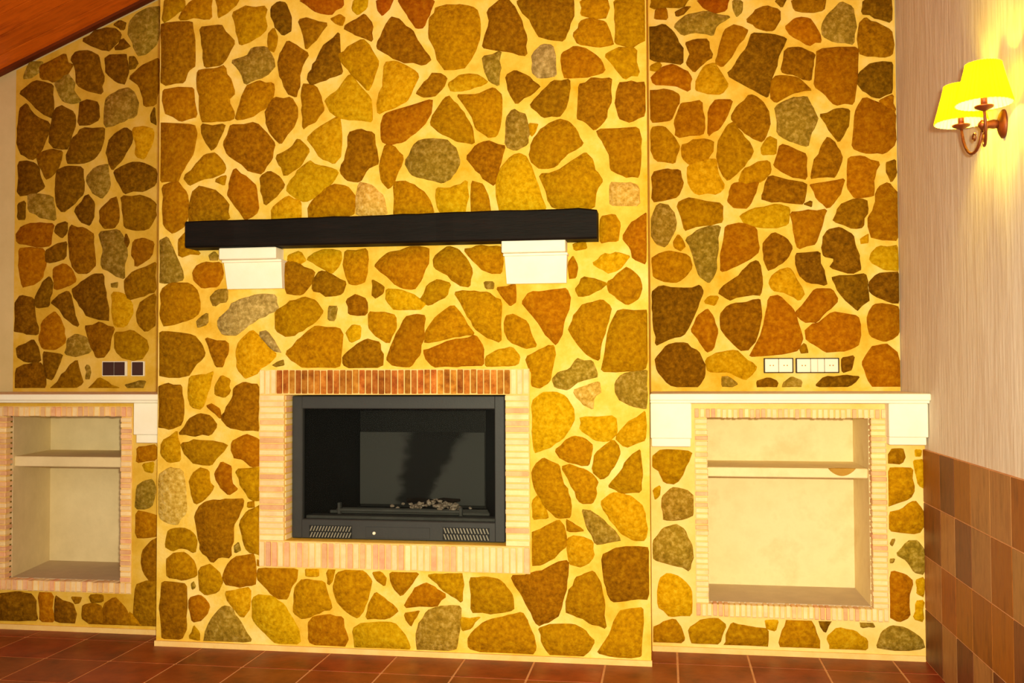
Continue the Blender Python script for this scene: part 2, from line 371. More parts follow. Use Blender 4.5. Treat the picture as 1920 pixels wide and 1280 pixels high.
CHIMNEY = [(280, 0, """
o 9,0 20,0 20,4 13,9 8,12
o 24,1 37,-3 36,10 27,9 18,11
o 40,-2 53,-1 47,6 41,9
b 8,14 24,13 26,22 26,38 22,42 20,48 10,50 5,48 5,30 6,20
b 31,17 42,15 45,20 50,25 47,30 42,38 33,39 32,28
o 50,8 56,4 62,5 69,4 69,17 65,21 54,26 52,17
d 73,4 77,1 81,2 84,9 84,17 80,20 75,14
o 71,20 74,17 76,22 74,30 71,29
R 91,0 115,-3 115,3 108,8 98,5
o 108,11 114,8 117,11 115,15
b 90,12 94,11 100,13 105,14 100,22 94,28 93,22
g 50,37 58,34 62,29 69,28 73,34 74,40 65,46 57,49 55,43
b 79,31 83,25 88,28 94,32 90,40 89,50 87,57 83,55 79,46 77,38
d 95,46 99,38 106,26 113,20 113,30 113,36 115,43 106,46 97,50
o 29,43 40,41 44,40 48,49 50,55 46,60 50,68 49,71 38,72 31,72 30,58 29,52
o 58,52 65,49 73,50 73,58 70,63 61,69 52,71 54,65
b 70,66 75,59 84,59 88,65 86,74 78,85 73,79 70,72
o 92,51 99,52 102,59 104,65 99,72 92,76 92,64
r 8,54 25,53 27,69 18,72 9,67
b 31,75 44,75 41,82 37,89 33,84
b 44,86 49,75 64,74 68,79 74,86 72,95 67,103 60,102 54,97 47,92
r 5,74 26,75 27,80 25,91 20,99 16,108 6,108 4,100
o 76,94 85,89 89,84 95,90 90,98 81,104 79,99
y 95,83 104,75 113,70 114,84 114,92 110,97 103,94
o 21,107 29,97 33,93 39,92 45,100 43,103 30,107 23,110
o 39,108 46,105 44,111
r 48,112 51,102 58,107 63,112 64,126 57,131 50,121 47,116
b 67,106 71,103 78,107 80,111 74,118 69,122 67,112
y 82,113 88,104 95,97 103,100 112,103 110,108 102,116 93,120 86,117
r 8,112 16,109 21,116 22,128 20,135 14,139 9,136 8,124
b 25,116 30,112 40,115 46,122 47,131 24,133
y 73,125 82,118 90,121 90,131 74,131"""), (560, 0, """
y 33,0 41,-2 40,4 35,8 32,5
b 28,16 34,12 39,9 43,14 43,23 39,21 33,19
R 47,0 56,-2 54,4 50,8 47,5
R 60,0 70,-3 80,0 78,7 74,15 71,16 66,9
b 47,28 50,20 55,10 60,12 67,18 71,25 78,35 75,38 62,36 52,31
o 24,33 30,28 38,24 42,28 47,38 44,46 41,53 35,47 29,40
y 16,60 24,54 30,45 36,52 42,58 43,72 36,71 24,70 18,65
o 79,11 83,4 95,3 106,5 108,12 107,24 103,34 98,40 88,41 84,36 82,28 78,21
y 52,38 58,37 65,40 71,45 68,51 64,60 56,64 48,67 47,61 51,50
b 71,55 77,48 81,44 88,46 86,52 80,57 74,57
y 90,50 97,45 106,45 112,49 104,52 92,54
g 111,34 120,31 120,42 119,50 115,48 112,42
o 96,57 107,57 117,53 121,57 121,70 118,81 113,81 107,76 104,68
o 79,74 84,64 89,58 93,62 99,69 103,77 104,85 95,84 85,79
r 50,75 51,69 62,65 79,60 78,68 70,78 62,84 54,86 50,84
b 30,80 36,78 44,80 45,88 47,97 40,101 36,108 28,107 25,103 28,95
o 50,94 52,87 56,88 62,94 58,104 54,112 50,108 49,100
g 64,97 69,88 73,84 88,84 94,90 96,97 93,103 86,109 76,106 67,103
b 101,94 107,87 115,85 123,88 120,98 117,110 112,107 106,100
o 57,110 62,109 70,112 77,119 80,127 57,128
y 83,113 92,113 100,109 101,116 99,127 85,127 83,119
o 104,109 110,111 113,118 114,127 104,127
l 36,110 44,112 50,118 52,128 35,128
o 6,124 12,117 20,111 28,112 33,118 32,128 20,129 6,130"""), (840, 0, """
b 24,6 34,-2 38,3 43,11 46,22 46,32 38,30 21,27 26,13
b 42,1 50,-3 74,-2 75,8 72,15 69,23 62,23 54,20 51,13
o 80,0 95,-1 95,9 88,10 80,8
o 76,20 80,13 84,11 94,13 97,20 98,26 90,27 78,25
o 100,0 118,-2 118,23 110,27 101,25 101,12
r 69,32 76,28 83,30 92,37 93,42 85,45 71,46 69,40
o 95,33 101,29 112,29 114,44 106,46 101,40
G 51,32 57,27 62,27 64,34 64,44 54,46 51,42
b 35,45 40,42 47,46 54,51 50,55 41,61 37,55
b 50,63 56,56 63,49 72,48 72,58 69,65 66,69 57,69
b 79,51 87,47 97,47 97,60 94,71 88,77 82,72 78,70 79,60
b 103,50 108,49 118,50 118,68 110,72 103,70 101,60
g 35,71 39,66 46,69 48,78 47,86 40,89 35,87
o 50,88 53,82 60,75 66,72 72,73 76,78 80,86 70,92 64,99 55,100 50,96
o 90,78 114,77 115,90 114,105 106,105 98,101 98,93 94,85
o 56,105 66,103 76,96 82,92 86,96 88,103 92,108 88,113 87,124 63,124 59,114
l 98,110 108,110 114,112 114,122 98,122
y 29,107 36,96 43,92 48,98 53,110 58,125 50,126 31,126
y 48,74 54,74 52,79 50,81"""), (280, 350, """
g 4,33 10,31 13,38 17,46 19,55 14,57 4,56
o 17,33 22,27 26,36 29,40 18,41
r 26,51 32,46 42,46 43,53 40,59 32,60 27,56
g 35,41 38,39 41,41 40,44 36,44
o 7,62 12,58 24,59 28,63 29,75 20,80 9,83 6,78
g 36,67 40,62 46,62 46,68 38,71
G 41,80 47,75 50,70 58,67 68,65 75,66 76,73 70,76 60,81 52,88 44,88 41,84
g 28,80 34,76 34,82 29,84
b 81,46 86,45 98,51 97,56 91,64 82,63
b 98,57 102,51 110,54 117,58 115,63 106,65 98,61
y 95,43 104,38 114,39 113,47 109,51 101,47
y 83,41 90,39 93,44 90,46 83,44
o 76,75 83,70 92,67 99,69 103,75 98,81 90,86 82,89 76,86
g 107,72 112,72 111,80 107,80
o 82,100 90,92 100,84 113,85 115,90 114,100 113,108 92,108 86,104
y 118,87 122,83 126,84 126,90 120,93
y 52,100 54,93 61,87 66,91 70,97 75,101 70,106 62,112 57,114 53,109
G 66,88 70,87 74,94 78,99 74,98
b 34,91 46,94 46,99 43,107 40,107 37,101
b 3,89 8,87 26,90 30,95 32,100 26,107 22,113 12,114 5,112 4,100
g 73,107 80,104 80,107 75,108"""), (560, 350, """
o 28,39 40,38 40,50 38,57 31,58 27,48
r 46,47 54,40 66,37 77,37 77,44 73,55 68,61 62,60 54,54
o 81,43 90,36 95,38 100,44 103,50 102,59 96,58 88,51 82,48
o 100,38 108,36 120,36 122,44 121,51 115,51 106,45
b 44,56 50,60 50,63 46,66 44,64
y 53,62 60,62 70,66 75,70 72,73 58,73 53,68
o 73,68 78,59 84,56 90,58 88,65 78,70
g 111,57 117,57 117,61 112,61
o 42,76 50,76 57,78 57,86 53,93 45,88 42,84
r 55,98 58,90 64,79 70,77 75,78 74,90 72,100 67,107 57,107 53,103
o 76,88 83,78 92,72 97,77 104,88 95,89 76,93
o 94,64 104,63 113,64 121,69 120,82 120,92 112,89 106,84 101,76
r 75,99 82,96 96,92 106,90 110,96 110,106 96,107 80,107
b 27,102 34,96 40,92 48,94 50,102 49,107 30,108 27,106
b 29,68 34,65 40,68 40,76 30,76"""), (840, 350, """
o 92,18 99,17 103,22 101,32 92,33
r 106,28 112,21 119,16 119,32 118,45 112,43 110,36 106,32
o 75,34 82,33 83,37 76,38
r 72,46 75,42 77,47 76,54 73,54
y 88,46 93,41 102,40 108,42 104,47 97,51 92,48
o 77,62 81,55 89,56 94,58 90,61 79,65
o 96,58 103,52 108,49 114,54 116,60 114,66 107,70 101,65 97,62
r 30,61 36,60 40,59 40,68 37,71 33,66
r 45,69 49,64 60,63 71,62 72,72 69,80 65,94 60,89 55,82 50,75
o 35,78 39,77 47,82 49,89 52,95 46,96 37,92 34,86
o 73,85 77,76 82,71 92,68 97,72 95,82 91,93 90,103 83,99 75,90
o 95,98 99,80 103,74 119,75 119,108 110,110 93,110
o 47,103 56,98 63,96 62,106 60,117 54,120 50,119 49,110
y 23,103 29,99 38,97 42,102 41,106 30,107 23,107
g 63,116 67,112 73,110 77,104 86,105 89,113 82,115 76,117 72,121 65,120"""), (240, 680, """
b 17,15 22,13 31,14 32,24 31,36 25,39 17,38
y 37,9 45,8 50,6 47,16 43,27 38,26 36,16
o 52,14 56,8 60,10 60,18 57,20 52,19
b 64,15 69,12 77,14 77,25 78,40 70,40 60,38 56,33 60,26 63,21
r 47,26 50,25 54,28 55,33 51,30
b 31,42 36,35 42,31 49,33 52,38 49,43 38,43
o 32,49 40,47 58,49 55,54 49,61 40,60 34,55
r 62,48 70,44 77,46 80,54 79,61 74,62 68,57 63,56
r 52,66 56,60 61,63 61,72 64,76 60,79 55,74
o 65,65 80,64 79,82 74,82 68,74
o 37,70 42,64 47,65 48,72 50,75 44,82 40,84 38,78
y 20,48 28,42 30,50 30,58 24,59 20,55
l 18,68 24,64 31,65 33,75 34,90 28,97 20,94 17,85
b 40,91 46,84 56,83 68,83 65,91 62,98 62,106 60,116 54,116 50,119 44,113 42,104
o 67,96 71,90 80,87 80,115 72,113 69,105
o 22,110 24,101 32,100 39,104 40,108 39,113 30,110 26,112
g 63,111 66,108 67,112 64,114
o 71,84 75,83 75,87 71,87"""), (840, 680, """
y 51,24 56,19 64,18 70,21 74,27 75,33 72,40 65,47 56,52 52,53 51,40
l 76,17 82,15 90,12 91,17 87,20 86,27 81,24
g 101,12 104,8 119,5 119,22 118,27 110,25 104,22 101,18
y 80,33 100,33 101,42 97,46 88,46 80,40
y 101,45 108,37 118,30 118,46 106,50
o 65,53 71,47 75,45 81,46 86,50 84,61 76,60 68,57
o 87,65 89,55 99,47 103,54 98,63 92,69
o 51,65 57,58 66,62 68,72 72,80 73,92 66,93 58,86 53,76
y 51,84 54,80 59,90 59,93 51,93
o 69,63 74,62 82,65 89,71 88,80 86,84 80,84 76,76
o 97,74 103,68 107,60 115,53 116,66 115,77 105,78
y 92,84 98,79 108,80 115,85 118,92 118,106 112,106 104,102 97,93
g 81,89 86,90 94,96 103,106 97,107 89,108 84,99
o 71,95 75,97 81,101 72,101
o 50,103 57,100 66,95 69,99 70,110 64,116 56,121 50,121
y 72,106 80,105 86,108 87,116 80,122 73,120"""), (280, 880, """
b 8,68 21,70 21,82 21,95 18,102 8,102 6,85
o 10,55 15,51 21,51 26,56 27,64 20,66 11,64
o 30,60 36,58 40,62 43,67 40,73 33,75 30,72
g 24,69 26,67 27,71 25,72
r 24,78 29,76 35,82 31,90 26,91 24,84
o 23,101 26,94 29,98 29,103
g 34,97 38,89 44,83 48,84 53,91 60,103 50,105 33,104
r 44,65 48,56 53,53 62,52 63,65 62,69 52,70 45,68
y 46,74 52,73 59,72 59,83 55,88 50,83
o 64,54 67,55 66,58 64,58
o 65,61 70,59 88,60 87,66 84,70 82,77 76,77 69,70 65,65
y 62,78 66,76 73,77 80,82 85,90 89,98 89,104 76,104 68,97 62,90
y 93,60 101,60 101,64 94,64
o 87,82 88,70 92,67 104,68 106,75 108,84 100,86 92,89 87,86
r 95,93 99,89 107,88 115,90 116,96 118,102 116,107 100,108 96,103
o 106,61 111,60 109,67 107,69"""), (560, 880, """
o 21,72 23,63 29,60 39,62 43,67 42,72 40,80 35,89 28,85 23,79
o 44,62 49,62 52,66 51,70 46,66
o 55,63 71,63 67,69 61,75 57,71
o 41,89 43,80 46,75 51,79 58,85 55,88 46,89
r 64,82 69,73 75,69 82,72 87,76 82,82
o 78,64 88,64 97,62 98,67 97,79 91,75 84,69
o 103,66 112,65 120,67 123,70 128,77 128,84 116,86 104,85
y 33,96 38,93 57,93 62,99 66,108 60,110 34,109
o 63,87 72,85 69,90 67,94
g 72,94 77,86 87,83 96,83 96,95 94,107 88,111 72,110 71,100
y 97,90 108,89 103,95 98,96"""), (840, 880, """
o 12,103 17,96 25,91 34,89 44,87 47,92 50,99 52,108 50,113 20,111 13,107
b 39,65 55,62 66,57 71,56 71,65 68,78 66,87 58,92 54,93 50,85 45,75
o 71,85 73,74 77,66 81,64 87,62 91,70 93,80 94,95 86,92 76,87
b 93,52 100,48 108,47 120,48 120,77 108,78 99,79 95,70
o 55,96 62,94 75,94 81,97 87,104 84,109 80,113 62,113 57,104
o 91,110 98,99 103,86 116,84 116,100 115,112 104,113""")]

RIGHT_WALL = [(1210, 0, """
b 4,-3 28,-3 22,3 4,4
r 6,5 13,5 13,11 6,11
R 32,0 50,-2 48,5 42,7 36,4
d 18,7 24,4 27,4 24,7 19,9
g 18,15 25,9 36,7 50,10 42,14 40,20 32,18 22,20
d 2,17 11,15 16,19 19,24 22,30 22,37 10,36 2,34
b 25,26 30,24 37,24 40,33 33,38 29,42 25,38 28,31
r 45,28 48,18 54,15 61,18 55,27 50,34 46,39 43,37
g 53,0 58,0 58,6 55,9 53,6
b 62,12 66,7 72,4 80,6 80,12 77,17 68,16
d 78,0 85,-1 82,4
b 89,0 108,-2 107,5 95,6 90,5
r 85,16 90,11 98,11 102,16 105,24 98,26 88,20
g 107,13 113,6 118,1 124,4 126,14 125,25 114,24 107,21
d 65,20 70,20 84,23 80,31 78,40 75,48 73,57 65,53 50,44 55,38 62,28
b 82,42 85,29 93,29 101,32 100,40 99,47 90,44
r 104,30 127,29 127,45 125,61 114,62 108,55 102,51 103,40
r 76,58 76,49 79,46 91,47 99,53 90,54 84,57 78,60
o 3,39 8,37 10,39 7,42 3,42
r 4,46 12,40 17,39 24,43 27,46 26,53 18,50 5,49
y 31,48 36,40 41,38 44,43 49,51 46,55 36,55 31,53
r 3,55 12,54 20,57 19,62 15,71 4,72
r 18,73 22,62 33,61 35,72 34,80 19,81
r 39,65 43,60 51,60 48,70 44,76 38,80
b 52,70 56,64 63,57 70,61 74,68 74,75 70,84 64,82 57,76
g 79,64 88,59 96,58 100,64 103,72 98,80 97,87 88,84 80,79 80,72
b 106,69 114,66 122,66 121,76 116,84 112,79
o 44,86 50,75 53,74 58,81 64,90 62,95 55,102 50,107 47,104 44,95
o 4,77 11,76 16,82 20,89 17,97 6,95 4,88
o 22,88 30,84 40,85 40,91 33,96 27,98 23,94
r 82,87 90,90 96,93 96,106 88,105 78,99
b 100,106 102,97 107,87 110,83 116,90 118,95 114,105 104,105
y 26,100 38,96 42,96 43,103 47,112 44,115 31,116 26,108
o 57,108 59,102 67,98 74,97 75,102 70,108 60,110
b 5,104 12,102 20,102 22,111 19,117 12,119 5,120
r 51,116 53,111 60,109 68,108 65,116 61,124 54,124 50,120
b 71,116 75,106 96,110 95,121 82,120 71,119
r 100,111 110,110 119,108 116,117 110,124 104,119
d 95,122 100,120 100,124
y 70,88 74,82 79,84 78,92 70,92"""), (1410, 0, """
d 68,0 83,-2 83,12 75,10 67,7
b 65,14 68,11 76,14 83,18 85,25 84,32 75,33 65,31
d 65,44 72,38 84,38 84,54 76,58 68,54 64,49
r 77,60 85,57 86,66 81,64
r 64,65 68,59 77,62 86,67 86,86 80,91 70,91 61,88 62,75
r 59,95 66,94 76,98 73,107 72,117 62,118 58,112 58,100
b 81,98 86,96 87,104 84,108 82,104"""), (1210, 350, """
o 20,10 27,7 46,11 46,20 38,22 24,25
g 4,20 8,11 14,12 18,20 17,26 12,35 7,33 4,28
o 17,33 20,29 24,35 21,38 18,36
g 25,31 32,26 44,24 43,38 42,50 38,57 33,53 30,43 28,36
r 48,32 49,24 57,22 66,25 68,38 62,43 53,47 46,50 46,40
y 58,17 64,14 80,11 86,13 85,22 72,24 60,21
o 4,44 13,39 26,42 27,48 24,53 17,57 6,54
b 72,33 77,28 84,31 88,36 85,42 78,47 74,49 72,42
r 88,16 96,15 108,14 106,22 102,33 92,36 90,28
d 107,35 110,26 117,25 124,29 126,36 128,42 129,49 124,51 112,48 116,43 108,41
d 91,41 104,40 107,52 108,58 98,57 93,52
b 45,63 52,57 60,50 67,45 69,52 69,64 60,64 50,67
y 75,57 80,51 86,49 90,56 95,64 93,67 85,63 77,61
d 4,64 9,60 22,62 33,60 34,63 31,70 28,79 22,89 12,91 7,94 6,84 5,74
r 91,76 98,68 102,62 112,62 115,68 110,73 103,80 95,80
r 28,86 32,78 37,74 40,78 43,86 40,97 37,98 33,92
b 46,77 50,72 60,70 68,68 69,76 67,88 62,97 57,97 50,90 46,84
r 64,101 71,88 73,77 75,67 80,66 88,73 91,82 94,90 92,97 80,100
r 97,86 106,81 112,76 127,78 129,88 127,95 118,98 108,98 100,93 97,90
d 7,103 13,96 24,94 31,99 35,106 35,113 30,121 20,122 12,115 8,110
y 37,104 44,100 54,99 60,104 66,109 60,115 50,110 38,110
g 46,114 50,114 55,118 52,121 46,119
d 67,117 74,115 79,117 78,122 68,122
g 83,118 88,114 94,117 93,121 83,122
d 104,119 108,115 120,114 128,114 122,119 117,122 106,120
d 118,103 125,102 124,109 119,111
b 93,97 96,94 98,99 94,100
o 38,66 44,66 42,71 36,69"""), (1410, 350, """
r 71,18 75,10 77,0 82,-2 87,4 88,20 87,31 80,31 73,30 71,25
b 52,15 55,10 68,8 69,14 66,23 62,24 50,20
d 49,55 54,54 68,53 69,62 70,67 66,70 63,73 58,68 53,63
d 71,58 75,53 88,52 88,69 80,67 72,63
y 72,40 76,36 87,36 88,49 80,49 72,44
r 70,80 74,71 79,71 88,73 88,88 80,92 72,89
r 67,106 72,97 80,95 86,99 89,106 89,121 74,121 70,115
y 65,31 70,28 70,33 66,34""")]

LEFT_UNIT = [(240, 680, """
r 5,51 16,50 16,58 5,59
y 8,61 15,60 14,66 10,65
g 5,75 9,72 14,71 15,80 13,86 5,87
r 5,90 12,91 17,93 17,103 10,104 5,104"""), (0, 880, """
d -3,76 10,74 18,76 20,84 21,90 10,91 -3,90
r 23,75 30,75 31,92 24,92
d 33,77 42,81 44,86 43,93 36,94 33,90
b 42,77 48,77 47,80 44,81
b 50,82 55,81 60,83 61,95 54,94 49,88
b 62,82 68,78 73,82 76,90 75,96 62,95
o 77,86 81,89 84,97 77,97
b 53,76 61,76 61,79 54,80
b 85,50 90,44 94,42 95,65 90,67 86,62
b 81,70 88,68 95,68 95,97 86,96 80,88""")]
RIGHT_UNIT = [(1210, 830, """
o 4,9 10,5 27,6 25,12 18,24 12,23 9,17 5,14
y 5,28 9,26 8,32 6,34
g 11,33 16,28 24,29 29,33 28,43 24,45 12,46 11,40
g 5,60 11,52 18,50 23,53 27,62 28,68 26,76 18,73 6,70
y 9,82 14,79 20,81 27,88 27,103 15,104 8,98
o 5,112 10,109 17,107 21,112 23,118 20,123 8,125 5,120
o 27,112 34,107 43,106 48,110 45,118 42,125 32,125 28,119
o 50,114 52,109 60,111 73,113 73,124 60,126 48,124
y 72,107 80,107 78,113 73,112
o 84,112 86,107 99,107 102,112 104,125 82,125 81,119
d 104,107 112,107 108,114"""), (1410, 830, """
y 46,117 52,112 62,114 69,119 69,124 60,126 48,126
b 80,8 85,4 90,4 92,8 90,12 81,12
o 81,18 84,16 96,16 97,28 95,33 82,37
o 83,43 90,41 98,36 102,40 103,49 100,54 83,52
g 84,58 86,58 85,62 83,61
g 88,67 94,60 100,60 103,64 103,78 98,77 94,70
r 80,92 82,83 85,78 92,80 96,84 94,92 94,105 88,107 81,104
y 98,11 103,11 103,26 101,25 99,17
y 99,83 103,81 103,92 100,91
g 76,122 79,114 84,111 92,112 102,118 103,123 84,124
g 65,107 72,107 74,111 66,111
y 99,96 103,95 103,107 98,106
y 98,4 102,4 102,8 98,8
g 83,70 86,70 85,72 83,72""")]

def rows_above(px0, px1, Y, cols, rows, seed, y0=-10):
    # the cladding goes on above the picture's top edge: irregular stones on a shaken lattice
    q = random.Random(seed); G = {}; lines = []
    for r in range(rows+1):
        for c in range(cols+1):
            fx = px0+(px1-px0)*c/cols; edge = c in (0, cols)
            G[r, c] = Vector((fx+(0 if edge else q.uniform(-17, 17)), y0-r*66-(0 if r == 0 else q.uniform(-13, 13))))
    for r in range(rows):
        for c in range(cols):
            P = [G[r, c], G[r, c+1], G[r+1, c+1], (G[r+1, c]+G[r+1, c+1])/2+Vector((q.uniform(-8, 8), q.uniform(-3, 10))), G[r+1, c]]
            m_ = sum(P, Vector((0, 0)))/5
            if any(onY(p.x, p.y, Y)[1] > ceil_z(onY(p.x, p.y, Y)[0])-.05 for p in P): continue
            P = [m_+(p-m_)*.74 for p in P]
            lines.append(q.choice('boorbyodg')+' '+' '.join('%.2f,%.2f' % (p.x/3.125, p.y/3.125) for p in P))
    return [(0, 0, '\n'.join(lines))]
CHIMNEY += rows_above(304, 1210, Yc, 12, 4, 11)
LEFT_UNIT += rows_above(-330, -18, Yul, 4, 5, 13, 1168)
RIGHT_WALL += rows_above(1218, 1674, Yb, 6, 4, 12)
# chimney breast with the opening for the fire
SX0, SZ1 = onY(489, 693, Yc); SX1, _ = onY(993, 693, Yc); _, SZ0 = onY(740, 1068, Yc)     # outer edge of the brick surround
OX0, OZ1 = onY(535, 740, Yc); OX1, _ = onY(948, 740, Yc); _, OZ0 = onY(740, 1018, Yc)     # opening
CT = 5.2
def top_at(x): return ceil_z(x)-.002
def prism(x0, x1, y0, y1, z0, zf0, zf1):
    v = [(x0,y0,z0),(x0,y1,z0),(x1,y0,z0),(x1,y1,z0),(x0,y0,zf0),(x0,y1,zf0),(x1,y0,zf1),(x1,y1,zf1)]
    return v, [(0,1,3,2),(4,6,7,5),(0,2,6,4),(1,5,7,3),(0,4,5,1),(2,3,7,6)]
ch = mesh_obj('wall_chimney', *join([prism(XL, OX0, Yc, Yb, 0, top_at(XL), top_at(OX0)), prism(OX1, RX, Yc, Yb, 0, top_at(OX1), top_at(RX)), prism(RX, XR, Yc, Yb, 0, top_at(RX), top_at(XR)),
     prism(OX0, OX1, Yc, Yb, OZ1, top_at(OX0), top_at(OX1)), boxvf(OX0, OX1, Yc, Yb, 0, OZ0)]), 'mortar')
tag(ch, 'projecting chimney breast clad in irregular ochre stones with wide pale mortar', 'chimney breast', kind='structure')
nst = stones(CHIMNEY, Yc, ch, XL, XR, .02, 6, [(SX0-.005, SX1+.005, SZ0-.005, SZ1+.005)])
box('plinth', XL-.004, XR+.004, Yc-.012, Yc, 0, .026, 'plinth', ch)
# cladding on the back wall, either side
_, ZCT = onY(1480, 738, Yu-.13)                          # top of the countertops
clad_l = [(Xl, ZCT-.05), (XL, ZCT-.05), (XL, ceil_z(XL)-.035), (Xl, ceil_z(Xl)-.035)]
V = [(x, y, z) for y in (Yb-.015, Yb) for x, z in clad_l]
QF = [(0,1,2,3),(7,6,5,4),(0,4,5,1),(1,5,6,2),(2,6,7,3),(3,7,4,0)]
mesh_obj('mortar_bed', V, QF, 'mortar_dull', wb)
clad_r = [(XR, ZCT-.05), (Xr-.006, ZCT-.05), (Xr-.006, ceil_z(Xr)-.02), (XR, ceil_z(XR)-.02)]
V = [(x, y, z) for y in (Yb-.015, Yb) for x, z in clad_r]
mesh_obj('mortar_bed', V, QF, 'mortar', wb)
nl = stones(LEFT_WALL, Yb-.015, wb, Xl, XL, ZCT+.01, 6)
nr = stones(RIGHT_WALL, Yb-.015, wb, XR, Xr, ZCT+.01, 6)
print('stones', nst, nl, nr)

# ------------------------------------------------------------------ brick surround and fireplace insert
sur = thing('brick_surround', ((SX0+SX1)/2, Yc-.02, SZ0), 'rectangular surround of thin bricks framing the fire, darker along its top', 'brick surround')
jz = .003
box('mortar_bed', SX0, SX1, Yc-.010, Yc, OZ1+.001, SZ1, 'plinth', sur); box('mortar_bed', SX0, SX1, Yc-.010, Yc, SZ0, OZ0-.001, 'plinth', sur)
box('mortar_bed', SX0, OX0-.001, Yc-.010, Yc, OZ0, OZ1, 'plinth', sur); box('mortar_bed', OX1+.001, SX1, Yc-.010, Yc, OZ0, OZ1, 'plinth', sur)
def course(xa, xb, za, zb, y0, y1, n, vert, mats, parent, gap=.0035, rag=.002):
    for i in range(n):
        j = random.uniform(-rag, rag)
        m_ = random.choice(mats)
        if vert:
            x0 = xa+(xb-xa)*i/n; x1 = xa+(xb-xa)*(i+1)/n
            brick(x0+gap, x1-gap, y0+random.uniform(-.003, .003), y1, za+j, zb+j, m_, parent)
        else:
            z0 = za+(zb-za)*i/n; z1 = za+(zb-za)*(i+1)/n
            brick(xa+j, xb+j, y0+random.uniform(-.003, .003), y1, z0+gap, z1-gap, m_, parent)
# top: pale corner bricks, smoke-browned middle
TA, _ = onY(520, 720, Yc); TB, _ = onY(958, 720, Yc)
course(SX0, TA, OZ1+.006, SZ1-.004, Yc-.018, Yc, 3, True, ['brick_pale'], sur)
course(TA, TB, OZ1+.006, SZ1-.004, Yc-.018, Yc, 36, True, ['brick_dark'], sur)
course(TB, SX1, OZ1+.006, SZ1-.004, Yc-.018, Yc, 3, True, ['brick_pale'], sur)
course(SX0, SX1, SZ0+.004, OZ0-.006, Yc-.018, Yc, 42, True, ['brick_pale', 'brick_pale', 'brick_pink'], sur)
course(SX0+.003, OX0-.002, OZ0, OZ1, Yc-.018, Yc, 24, False, ['brick_pale', 'brick_pale', 'brick_pale', 'brick_pink'], sur)
course(OX1+.002, SX1-.003, OZ0, OZ1, Yc-.018, Yc, 24, False, ['brick_pale', 'brick_pale', 'brick_pale', 'brick_pink'], sur)
course(OX0-.001, OX0+.004, OZ0, OZ1, Yc+.002, Yc+.10, 24, False, ['brick_pale', 'brick_pink'], ch, rag=0)

Yi = Yc+.065                                              # face of the insert
fx0, fz1 = onY(548, 742, Yi); fx1, _ = onY(946, 742, Yi); _, fz0 = onY(740, 1016, Yi)
fx0 = max(fx0, OX0+.006); fx1 = min(fx1, OX1-.003); fz1 = min(fz1, OZ1-.003); fz0 = max(fz0, OZ0+.003)
gx0, gz1 = onY(567, 766, Yi); gx1, _ = onY(927, 766, Yi); _, gz0 = onY(740, 976, Yi)
ins = thing('fireplace_insert', ((fx0+fx1)/2, Yi, fz0), 'dark grey metal fireplace insert with glazed front and slatted air vents', 'fireplace')
fr = mesh_obj('frame', *join([boxvf(fx0, gx0, Yi, Yi+.04, fz0, fz1, .004), boxvf(gx1, fx1, Yi, Yi+.04, fz0, fz1, .004), boxvf(gx0-.004, gx1+.004, Yi, Yi+.04, gz1, fz1, .004), boxvf(gx0-.004, gx1+.004, Yi, Yi+.04, fz0, gz0, .004)]), 'metal', ins)
# firebox: tapering sides, fireback with its soot
Yk = Yi+.48; bxa, bz1 = onY(676, 809, Yk); bxb, _ = onY(911, 809, Yk); _, bz0 = onY(800, 945, Yk)
Yf = Yi+.05
def quadbox(name, q, mat, parent, th=Vector((0, .006, 0))):
    q = [Vector(p) for p in q]; v = q+[p+th for p in q]
    return mesh_obj(name, v, QF, mat, parent)
zt = gz1+.03; zb_ = gz0-.03
fb = mesh_obj('firebox', [(gx0-.01,Yf,zb_),(gx0-.01,Yf,zt),(bxa,Yk,zb_+.03),(bxa,Yk,zt+.05),(gx1+.01,Yf,zb_),(gx1+.01,Yf,zt),(bxb,Yk,zb_+.03),(bxb,Yk,zt+.05)],
   [(0,1,3,2),(4,6,7,5),(2,3,7,6),(1,5,7,3),(0,2,6,4)], 'metal_dark', ins)
m = bpy.data.materials.new('sooty_fireback'); m.use_nodes = True; N = m.node_tree.nodes; L = m.node_tree.links
g = N.new('ShaderNodeNewGeometry'); sp = N.new('ShaderNodeSeparateXYZ'); L.new(g.outputs['Position'], sp.inputs[0])
nz = N.new('ShaderNodeTexNoise'); nz.inputs['Scale'].default_value = 7; nz.inputs['Detail'].default_value = 4
sx = onY(797, 870, Yk)[0]
def mth(op, a, b=None):
    q = N.new('ShaderNodeMath'); q.operation = op
    for i, v_ in enumerate((a, b)):
        if v_ is None: continue
        if isinstance(v_, (int, float)): q.inputs[i].default_value = v_
        else: L.new(v_, q.inputs[i])
    return q.outputs[0]
cx_ = mth('ADD', sp.outputs[0], mth('MULTIPLY', mth('SUBTRACT', nz.outputs['Fac'], .5), .12))
lean = mth('MULTIPLY', mth('SUBTRACT', sp.outputs[2], (bz0+bz1)/2), .36)
dd = mth('ABSOLUTE', mth('SUBTRACT', mth('SUBTRACT', cx_, sx), lean))
wide = mth('ADD', .070, mth('MULTIPLY', mth('SUBTRACT', sp.outputs[2], bz0), .20))
mr = N.new('ShaderNodeMapRange'); mr.interpolation_type = 'SMOOTHSTEP'; L.new(mth('DIVIDE', dd, wide), mr.inputs['Value'])
mr.inputs['From Min'].default_value = .75; mr.inputs['From Max'].default_value = 1.35
mx = N.new('ShaderNodeMix'); mx.data_type = 'RGBA'; L.new(mr.outputs[0], mx.inputs[0]); mx.inputs[6].default_value = S(7,7,8); mx.inputs[7].default_value = S(80,81,82)
